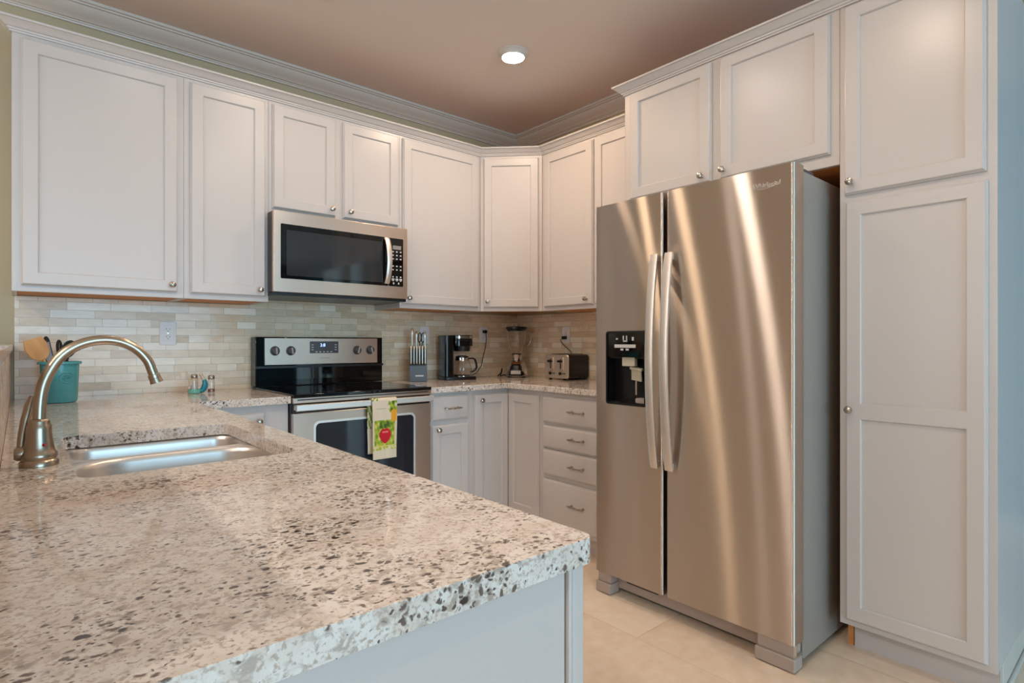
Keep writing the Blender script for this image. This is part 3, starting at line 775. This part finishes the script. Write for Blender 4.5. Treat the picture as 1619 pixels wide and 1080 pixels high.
# ------------------------------------------------------------------ outlets
def outlet(label, loc, rot=0):
    r = thing('wall_outlet', label, 'outlet', loc, rot, 'white outlets on the tile backsplash', local=True)
    MB().rbox(-.0365, .0365, -.006, -.0003, -.0585, .0585, .004, 3, 'y').build('cover_plate', plate, r, bevel=.0015)
    for z in (-.0195, .0195):
        o = MB().rbox(-.0165, .0165, -.0075, -.0061, z-.0145, z+.0145, .006, 3, 'y').build('receptacle', plate, r)
        m = MB(); m.box(-.008, -.006, -.0078, -.0074, z-.002, z+.007); m.box(.006, .008, -.0078, -.0074, z-.002, z+.005); m.lathe([(.0022, -.0078), (.0022, -.0074)], (0, 0, z-.008), 10, 'y'); m.build('slots', slot, o)
    MB().lathe([(.003, -.0075), (.003, -.006)], (0, 0, 0), 12, 'y').build('screw', knobmet, r)
    return r
outlet('white outlet on the tile above the sink counter, left of the range', (.566, YB-.0088, 1.210))
outlet('white outlet on the tile behind the knife block', (2.073, YB-.0088, 1.215))
outlet('white outlet on the tile with the coffee maker plugged in', (2.578, YB-.0088, 1.219))
outlet('white outlet on the right wall tile with the toaster plugged in', (XR-.0088, 2.784, 1.215), -PI/2)

# ------------------------------------------------------------------ ceiling lights
lampmid = emit('lamp_lens_lit_warm', LAMPC, LAMP*.36)
lampcool = emit('lamp_lens_lit_cool', (1, .86, .76), LAMP*.5)
lampdim = emit('lamp_lens_lit_dim', (1, .9, .84), LAMP*.12)
def downlight(label, x, y, lm=None):
    r = thing('recessed_ceiling_light', label, 'ceiling light', (x, y, ZC), 0, 'recessed ceiling lights', local=True)
    MB().lathe([(.0595, -.002), (.0595, -.0265), (.0635, -.0265), (.068, -.018), (.076, -.007), (.083, -.0045), (.084, -.0005), (.0595, -.0005)], seg=48, c0=False, c1=False).build('trim_ring', whitetrim, r, ang=50)
    MB().lathe([(.0588, -.012), (.0588, -.0262), (.054, -.0268), (.03, -.0272), (0, -.0274)], seg=48).build('lens', lm or lampmat, r, ang=50)
    return r
downlight('round lit ceiling light above the far corner of the kitchen', 2.008, 2.316)
downlight('round lit ceiling light over the middle of the kitchen in front of the range', 1.02, 2.37, lampmid)
downlight('round lit ceiling light between the peninsula and the refrigerator', 1.30, 1.60, lampcool)
lampfill = emit('lamp_lens_fill_living', (1, .87, .77), LAMP*1.9)  # unseen lamps added beyond the half wall to brighten the lower cabinets
for lab_, x_, y_ in (('beyond the half wall nearest the kitchen', -1.5, 1.0), ('beyond the half wall nearest the rear window', -1.5, -.2), ('beyond the half wall by the added left window', -2.6, .4)):
    downlight('added unseen ceiling fill light in the room ' + lab_, x_, y_, lampfill)
lampfill_aisle = emit('lamp_lens_fill_aisle', (1, .8, .62), LAMP*.8)  # one more lamp added out of view to brighten pantry and base fronts
downlight('added unseen ceiling fill light near the pantry end of the aisle', 1.30, .75, lampfill_aisle)
downlight('round lit ceiling light above the sink', .50, 2.03, lampdim)

# ------------------------------------------------------------------ small things on the counters
CT = .9142
# utensil crock
cx, cy = .128, 3.035
ck = MB()
ck.lathe([(.050, CT), (.056, CT+.002), (.060, CT+.010), (.0655, CT+.150), (.0655, CT+.158), (.0735, CT+.160), (.0745, CT+.166), (.0725, CT+.171), (.066, CT+.171), (.062, CT+.158), (.056, CT+.012), (0, CT+.010)], (cx, cy, 0), 48)
crock = tag(ck.build('utensil_crock', tealcer, org=(cx, cy, CT), ang=45), 'teal glazed crock with an embossed emblem holding cooking utensils in the left corner', 'crock')
m = MB()
def on_crock(a, z):
    r_ = .0606+.0055*(z-CT-.01)/.14+.0006; th = math.radians(-72)+a/.064
    return (cx+r_*math.cos(th), cy+r_*math.sin(th), z)
for rad in (.024, .014):
    m.tube([on_crock(rad*math.cos(t), CT+.105+rad*.9*math.sin(t)) for t in [2*PI*i/24 for i in range(25)]], .0021, 6)
for k in range(6):
    t = PI/3*k
    m.tube([on_crock(.004*math.cos(t), CT+.105+.004*math.sin(t)), on_crock(.011*math.cos(t), CT+.105+.010*math.sin(t))], .0028, 6)
m.build('embossed_emblem', tealcer, crock)

def frame_from(p0, p1, face):
    """matrix whose z runs p0->p1 and whose y is roughly 'face'"""
    z = (Vector(p1)-Vector(p0)).normalized(); y = Vector(face); y = (y-z*y.dot(z)).normalized(); x = y.cross(z)
    M = Matrix((x, y, z)).transposed().to_4x4(); M.translation = Vector(p0); return M
FACE = (.25, -1, 0)
G_ut = 'cooking utensils standing in the crock'
# wooden spatula, leaning left
M_ = frame_from((.146, 3.012, CT+.016), (.038, 3.010, CT+.262), FACE)
m = MB(M_); m.tube([(0, 0, 0), (0, 0, .182)], .0060, 10)
pts_ = [(-.008, .176), (-.020, .184), (-.033, .200), (-.039, .235), (-.034, .268), (.028, .272), (.040, .235), (.033, .200), (.02, .184), (.008, .176)]
m.loft([[(a, -.003, b) for a, b in pts_], [(a, .003, b) for a, b in pts_]])
tag(m.build('wooden_spatula', spoonwood, org=(.146, 3.012, CT+.016), bevel=.0015), 'broad wooden spatula leaning left out of the teal crock', 'spatula', G_ut)
# grey silicone turner with black edge
r = thing('turner', 'grey turner with a black rim standing between the wooden spatula and the whisk', 'spatula', (.148, 3.028, CT+.016), 0, G_ut)
M_ = frame_from((.148, 3.028, CT+.016), (.072, 3.026, CT+.250), FACE)
m = MB(M_); m.tube([(0, 0, 0), (0, 0, .168)], .005, 10); m.build('handle', blackpl, r)
m = MB(M_); m.loft([[(-.012, y, .165), (.012, y, .165), (.021, y, .235), (-.021, y, .242)] for y in (-.0018, .0018)]); bl = m.build('blade', palegrey, r)
m = MB(M_)
for sgn in (-1, 1): m.tube([(sgn*.012, 0, .164), (sgn*.0215, 0, .238)], .0026, 8)
m.build('rim', blackpl, bl)
# wire whisks
def whisk(label, p0, p1, hl=.15, wl=.11, wr=.026):
    r = thing('whisk', label, 'whisk', p0, 0, G_ut); M_ = frame_from(p0, p1, FACE)
    MB(M_).tube([(0, 0, 0), (0, 0, hl)], [.007, .0055], 10).build('handle', blackpl, r)
    m = MB(M_)
    for k in range(5):
        a = PI*k/5+.2; pts = []
        for i in range(21):
            t = PI*i/20; rr_ = wr*math.sin(t)**.75 if 0 < i < 20 else 0
            sg = math.cos(t); z = hl+wl*(math.sin(t)**.9)*1.0
            w_ = wr*(1 if True else 0)*(-sg)*(.25+.75*math.sin(t))
            pts.append((w_*math.cos(a), w_*math.sin(a), z))
        m.tube(pts, .0014, 6)
    m.build('wire_loops', cordm, r); return r
whisk('black wire whisk fanning out in the middle of the teal crock', (.108, 3.066, CT+.016), (.084, 3.066, CT+.27), .15, .11, .020)
whisk('smaller dark wire whisk standing upright behind the faucet arc', (.138, 3.066, CT+.016), (.126, 3.066, CT+.26), .15, .095, .018)
# slotted spoon with black bowl leaning right
r = thing('slotted_spoon', 'black slotted spoon leaning right out of the teal crock', 'spoon', (.098, 3.043, CT+.016), 0, G_ut)
M_ = frame_from((.098, 3.043, CT+.016), (.166, 3.040, CT+.255), FACE)
MB(M_).tube([(0, 0, 0), (0, 0, .185)], .0048, 10).build('handle', blackpl, r)
m = MB(M_)
bow = lambda a, s: (s*.026*math.cos(a), -.010*(1-s*s)+.004, .215+s*.038*math.sin(a))
m.loft([[bow(2*PI*i/24, s) for i in range(24)] for s in (1, .75, .5, .25)], False, True)
o = m.build('bowl', blackpl, r); so = o.modifiers.new('wall', 'SOLIDIFY'); so.thickness = .002
r = thing('ladle', 'black handled ladle leaning far right in the teal crock under the faucet arc', 'ladle', (.115, 3.080, CT+.016), 0, G_ut)
M_ = frame_from((.115, 3.080, CT+.016), (.166, 3.080, CT+.222), FACE)
MB(M_).tube([(0, 0, 0), (0, 0, .20), (0, -.004, .222)], [.005, .0045, .006], 10).build('handle', blackpl, r)

# shaker set
hx, hy = .683, 3.135
hd = thing('shaker_holder', 'turquoise mermaid tail shaped ceramic holder between the salt and pepper shakers', 'shaker holder', (hx, hy, CT))
m = MB(); m.lathe([(.022, CT), (.027, CT+.002), (.029, CT+.012), (.026, CT+.022), (.020, CT+.022), (.019, CT+.008), (0, CT+.007)], (hx-.036, hy-.008, 0), 28)
m.build('cup', tealpale, hd, ang=50)
m = MB(); m.tube([(hx-.012, hy-.012, CT+.010), (hx-.002, hy-.010, CT+.014), (hx+.008, hy-.006, CT+.024), (hx+.013, hy-.004, CT+.040), (hx+.012, hy-.004, CT+.056), (hx+.009, hy-.002, CT+.066)], [.010, .013, .0145, .0135, .011, .008], 16)
m.build('tail', tealdark, hd, ang=60)
m = MB(); m.tube([(hx+.009, hy-.002, CT+.064), (hx+.004, hy-.002, CT+.075), (hx-.004, hy-.003, CT+.088)], [.008, .0095, .006], 14); m.lathe([(0, CT+.082), (.007, CT+.085), (.0085, CT+.092), (.006, CT+.099), (0, CT+.101)], (hx-.005, hy-.003, 0), 16); m.build('figure', mat('pale_ceramic', L(206, 192, 170), .35), hd, ang=60)
def shaker(label, x, y, z, fill, top):
    r = thing('glass_shaker', label, 'shaker', (x, y, z), 0, 'salt and pepper shakers beside the turquoise holder')
    MB().lathe([(.0125, z), (.0165, z+.001), (.0165, z+.040), (.0145, z+.058), (.0135, z+.066), (.0122, z+.066), (.0132, z+.057), (.0150, z+.040), (.0150, z+.004), (0, z+.004)], (x, y, 0), 28).build('glass_body', glass, r, ang=50)
    MB().lathe([(0, z+.0045), (.0143, z+.0045), (.0143, z+top), (0, z+top+.002)], (x, y, 0), 24).build('contents', fill, r)
    MB().lathe([(.0142, z+.0665), (.0152, z+.068), (.0152, z+.080), (.012, z+.086), (0, z+.088)], (x, y, 0), 28).build('cap', knobmet, r, ang=40)
shaker('glass shaker of pale salt standing in the pale teal cup of the turquoise holder', hx-.036, hy-.008, CT+.0075, salt, .034)
shaker('glass shaker with brown spice at its bottom on the counter right of the turquoise holder', hx+.041, hy-.004, CT, pepper, .018)

# knife block
kx, ky = 1.937, 3.165
M_ = Matrix.Translation((kx, ky, CT)) @ Matrix.Rotation(math.radians(-30), 4, 'Z') @ Matrix.Diagonal((.92, 1, 1, 1))
KB = M_
kb = thing('knife_block', 'dark slate knife block with a stepped top between the range and the coffee maker', 'knife block', (kx, ky, CT))
m = MB(M_); m.loft([[(x, y, z) for y, z in ((-.052, .0004), (-.052, .100), (-.012, .112), (-.012, .190), (.075, .215), (.075, .0004))] for x in (-.060, .060)])
m.build('block', bluegrey, kb, bevel=.002)
m = MB(M_); m.rbox(-.020, .036, -.0527, -.0521, .034, .042, .002, 2, 'y'); m.build('maker_mark', ink, kb)
GK = 'steel handled knives in the knife block'
knifem = mat('satin_knife_steel', L(206, 194, 180), .3, 1)
def knife(label, x, y, z, ln, w_=.0075, tilt=-.10, kind='steak_knife', roll=0, hm=None):
    M2 = KB @ Matrix.Translation((x, y, z)) @ Matrix.Rotation(roll, 4, 'Y') @ Matrix.Rotation(tilt, 4, 'X')
    r = thing(kind, label, 'knife', tuple(M2.translation), 0, GK)
    m = MB(M2); m.loft([[(a*w_*k, b*.0105*k, zz) for a, b in ((-1, -.6), (-.6, -1), (.6, -1), (1, -.6), (1, .6), (.6, 1), (-.6, 1), (-1, .6))] for zz, k in ((.004, .8), (.010, .95), (ln*.35, .85), (ln*.7, .95), (ln-.004, 1.05), (ln, .8))])
    m.build('handle', hm or knifem, r, ang=50)
    MB(M2).box(-.0007, .0007, -.008, .008, -.05, .0035).build('blade', chrome, r)
ords = ['leftmost', 'second from left', 'third from left', 'fourth from left', 'fifth from left', 'rightmost']
for i in range(6):
    knife('steel steak knife in the front row of the knife block, %s of six' % ords[i], -.048+.0192*i, -.032, .1085, .118, .0068, -.02)
for i, (x, ln, lab) in enumerate(((-.040, .135, 'tall steel handled chef knife at the left of the block\'s back row'), (-.010, .115, 'steel handled carving knife second from left in the block\'s back row'),
                                  (.048, .112, 'steel handled bread knife at the right of the block\'s back row'))):
    knife(lab, x, .026, .2035, ln, .0085, -.04, 'kitchen_knife')
M2 = KB @ Matrix.Translation((.019, .032, .2060)) @ Matrix.Rotation(.06, 4, 'Y')
r = thing('kitchen_scissors', 'black handled kitchen scissors standing in the back of the knife block', 'scissors', tuple(M2.translation), 0)
m = MB(M2)
for sx in (-1, 1):
    m.tube([(sx*.004, 0, .006), (sx*.008, 0, .03), (sx*.010, 0, .045)], .0035, 8)
    m.tube([(sx*.0115+.0105*math.sin(t), 0, .075-.030*math.cos(t)) for t in [2*PI*i/20 for i in range(21)]], .0032, 8)
m.build('handles', blackpl, r)
MB(M2).box(-.006, .006, -.001, .001, -.05, .0055).build('blades', chrome, r)

# coffee maker: front faces +x
cmx, cmy = 2.235, 3.165
M_ = Matrix.Translation((cmx, cmy, CT)) @ Matrix.Rotation(math.radians(-14), 4, 'Z')
cm = thing('coffee_maker', 'black drip coffee maker with chrome trim between the knife block and blender', 'coffee maker', (cmx, cmy, CT))
m = MB(M_); m.rbox(-.105, -.045, -.075, .075, .022, .296, .012, 4); m.build('water_tank', blackgl, cm, bevel=.002)
m = MB(M_); m.rbox(-.108, .120, -.080, .080, 0, .021, .02, 5); b_ = m.build('base', blackpl, cm, bevel=.003)
m = MB(M_); m.lathe([(.062, .0215), (.066, .0215), (.066, .025), (.060, .026), (0, .026)], (.042, 0, 0), 32); m.build('warming_plate', chrome, b_)
m = MB(M_); m.loft([[(.035+(a-.035)*1, b, z) for a, b in rrect(-.0445, .105, -.072, .072, .045, 6)] for z in (.225, .262)]+[[(.035+(a-.035)*.97, b*.97, z) for a, b in rrect(-.0445, .105, -.072, .072, .045, 6)] for z in (.264, .272)]+[[(a, b, z) for a, b in rrect(-.0445, .104, -.073, .073, .045, 6)] for z in (.274, .298)])
hd_ = m.build('brew_head', blackgl, cm, bevel=.002)
m = MB(M_); m.loft([[(a, b, z) for a, b in rrect(-.0445, .1065, -.0735, .0735, .046, 6)] for z in (.276, .293)]); m.build('chrome_band', chrome, hd_)
m = MB(M_); m.lathe([(.055, .190), (.060, .2245), (0, .2245)], (.040, 0, 0), 28); m.build('filter_basket', blackpl, hd_, ang=50)
m = MB(M_); m.rbox(.0945, .1075, -.02, .02, .240, .254, .003, 2, 'x'); m.build('switch', chrome, hd_)
m = MB(); m.tube([(p.x, YB-.022 if p.x > 2.56 else p.y, p.z) for p in [Vector(q) for q in ((2.582, 3.285, 1.252), (2.592, 3.285, 1.235), (2.598, 3.285, 1.19), (2.588, 3.285, 1.12), (2.565, 3.28, 1.05), (2.535, 3.275, .995), (2.48, 3.26, .945), (2.40, 3.25, .923), (2.30, 3.24, .921), (2.20, 3.235, .924))]], .0028, 8)
cdm = m.build('cord', cordm, cm)
m = MB(); m.rbox(2.566, 2.594, 3.280, 3.3010, 1.231, 1.253, .004, 3, 'y'); m.build('plug', blackpl, cdm)
# carafe on the warming plate
c0 = M_ @ Vector((.042, 0, 0))
cf = thing('coffee_carafe', 'glass coffee carafe with a black handle on the coffee maker\'s warming plate', 'carafe', (c0.x, c0.y, CT+.0265))
m = MB(M_); m.lathe([(.050, .0268), (.060, .032), (.066, .050), (.064, .085), (.052, .125), (.044, .140), (.0425, .140), (.0505, .124), (.0622, .085), (.0642, .051), (.058, .034), (0, .0295)], (.042, 0, 0), 36); m.build('glass_body', glass, cf, ang=50)
m = MB(M_); m.lathe([(.0455, .126), (.0465, .127), (.0455, .146), (.0435, .146)], (.042, 0, 0), 32, 'z', False, False); bnd = m.build('collar', chrome, cf)
m = MB(M_); m.lathe([(.0430, .1465), (.0455, .147), (.042, .156), (.02, .162), (0, .162)], (.042, 0, 0), 32); m.build('lid', blackpl, cf, ang=40)
m = MB(M_); m.strap([(.086, 0, .139), (.118, 0, .142), (.136, 0, .134), (.146, 0, .110), (.150, 0, .080), (.140, 0, .062), (.120, 0, .050), (.106, 0, .050)], (0, 1, 0), .018, .010); m.build('handle', blackpl, cf, ang=40)

# blender
bx, by = 2.742, 3.125
bl = thing('blender', 'retro chrome blender with a tall glass jar in the counter corner', 'blender', (bx, by, CT))
rotb = Matrix.Translation((bx, by, CT)) @ Matrix.Rotation(-PI/4, 4, 'Z')
m = MB(rotb); m.lathe([(.088, .006), (.090, .010), (.086, .03), (.076, .065), (.064, .098), (.052, .113), (.036, .118), (0, .118)], seg=40); bb = m.build('base', chrome, bl, ang=50)
m = MB(rotb)
for k in range(4):
    a = PI/4+PI/2*k; m.lathe([(.010, 0), (.012, .007)], (.072*math.cos(a), .072*math.sin(a), 0), 12)
m.build('foot', blackpl, bl)
m = MB(rotb)
rg_ = []
for z, h_, o_ in ((.012, .052, .003), (.030, .050, .003), (.060, .044, .003), (.082, .036, .003), (.094, .026, .003)):
    rad = {.012: .0898, .030: .086, .060: .078, .082: .0705, .094: .0660}[z]
    rg_.append([(rad*math.sin(t)*1.0+0, -rad*math.cos(t)-o_, z) for t in [h_/rad*(i/8-1)+h_/rad*i/8 for i in range(9)]])
m.loft(rg_, False, False, False)
o = m.build('front_panel', blackpl, bb, ang=60); so = o.modifiers.new('skin', 'SOLIDIFY'); so.thickness = .003; so.offset = 0
m = MB(rotb); m.rbox(-.036, .036, -.0945, -.0895, .022, .050, .003, 2, 'y'); pb = m.build('button_strip', mat('blender_buttons', L(190, 176, 172), .3), bb)
m = MB(rotb)
for i in range(5): m.box(-.031+.0135*i, -.0215+.0135*i, -.0965, -.0946, .026, .046)
m.build('buttons', plate, pb)
m = MB(rotb); m.lathe([(.034, .1185), (.038, .120), (.040, .150), (.046, .158), (.046, .163), (.036, .165)], seg=36, c1=False); m.build('collar', chrome, bl, ang=40)
m = MB(rotb); m.lathe([(.034, .1665), (.040, .170), (.050, .200), (.064, .250), (.071, .300), (.073, .345), (.070, .345), (.0685, .300), (.061, .250), (.047, .202), (.036, .174), (0, .172)], seg=36); jr = m.build('jar', glass, bl, ang=50)
m = MB(rotb); m.strap([(.067, 0, .320), (.098, 0, .318), (.108, 0, .295), (.104, 0, .255), (.085, 0, .225), (.057, 0, .218)], (0, 1, 0), .018, .010); m.build('jar_handle', glass, jr, ang=40)
m = MB(rotb); m.lathe([(.066, .332), (.074, .346), (.078, .348), (.078, .360), (.070, .364), (0, .364)], seg=36); ld = m.build('lid', blackpl, bl, ang=40)
m = MB(rotb); m.lathe([(.022, .3645), (.024, .368), (.021, .392), (.012, .396), (0, .396)], seg=24); m.build('filler_cap', mat('clear_cap', L(190, 165, 140), .15), ld, ang=40)
m = MB(); m.tube([(bx-.07, by+.06, CT+.014), (bx-.11, by+.055, CT+.006), (bx-.125, by+.03, CT+.02), (bx-.122, by+.02, CT+.045), (bx-.112, by+.03, CT+.062), (bx-.105, by+.05, CT+.03), (bx-.10, by+.09, CT+.006)], .0045, 8); m.build('cord', blackpl, bl)

toast_st = mat('toaster_steel', L(226, 212, 196), .42, .85)
# toaster: control end faces -x
tx0, tx1, ty0, ty1, tz0, tz1 = 2.700, 2.895, 2.565, 2.790, CT+.010, CT+.170
ts = thing('toaster', 'black four slot toaster with a steel control end next to the refrigerator', 'toaster', (2.80, 2.678, CT))
m = MB(); m.loft([[(x, a, b) for a, b in rrect(ty0, ty1, tz0, tz1, .022, 5)] for x in (tx0+.006, tx1)]); bd = m.build('body', blackgl, ts, bevel=.003)
m = MB(); m.loft([[(x, a, b) for a, b in rrect(ty0+i, ty1-i, tz0+i, tz1-i, .020, 5)] for x, i in ((tx0+.0055, .001), (tx0, .004))]); ep = m.build('control_end', toast_st, ts, ang=40)
for yc_ in (ty0+.066, ty1-.066):
    m = MB(); m.rbox(tx0-.006, tx0-.0003, yc_-.020, yc_+.020, tz0+.060, tz1-.022, .006, 3, 'x'); sl_ = m.build('lever_track', handle_st, ep)
    m = MB(); m.box(tx0-.0068, tx0-.0062, yc_-.004, yc_+.004, tz0+.066, tz1-.030); m.build('track_slot', blackpl, sl_)
    m = MB(); m.rbox(tx0-.022, tx0-.0070, yc_-.017, yc_+.017, tz1-.052, tz1-.038, .004, 3, 'x'); m.build('lever', blackpl, sl_)
    m = MB(); m.lathe([(.011, tx0-.0003), (.010, tx0-.010), (0, tx0-.011)], (0, yc_+.006, tz0+.034), 20, 'x'); m.build('browning_knob', blackpl, ep)
    m = MB()
    for dy in (-.026, -.012): m.lathe([(.0045, tx0-.0003), (.004, tx0-.003), (0, tx0-.003)], (0, yc_+dy-.006, tz0+.034), 12, 'x')
    m.build('button', blackpl, ep)
m = MB()
for k in range(4): m.box(tx0+.030, tx1-.025, ty0+.028+.045*k, ty0+.050+.045*k, tz1+.0004, tz1+.0030)
m.build('slot_rim', darkgrey, ts)
m = MB()
for x in (tx0+.03, tx1-.03):
    for y in (ty0+.03, ty1-.03): m.lathe([(.010, CT), (.011, tz0+.001)], (x, y, 0), 12)
m.build('foot', blackpl, ts)
m = MB(); m.tube([(XR-.026, 2.800, 1.196), (XR-.034, 2.818, 1.182), (XR-.034, 2.812, 1.165), (XR-.03, 2.776, 1.135), (XR-.026, 2.735, 1.105), (XR-.02, 2.715, 1.07), (XR-.02, 2.705, 1.0), (XR-.02, 2.70, .95), (XR-.03, 2.70, .935)], .0026, 8); cdm = m.build('cord', cordm, ts)
m = MB(); m.rbox(XR-.036, XR-.0168, 2.772, 2.806, 1.186, 1.208, .004, 3, 'x'); m.build('plug', blackpl, cdm)
# small tray at the far end of the bar ledge
m = MB(); m.rbox(-.16, -.055, 2.70, 2.86, 1.1585, 1.170, .01, 4)
tag(m.build('metal_tray', darkgrey, org=(-.105, 2.78, 1.1585), bevel=.002), 'small flat grey tray lying on the bar ledge at the left edge of the picture', 'tray')
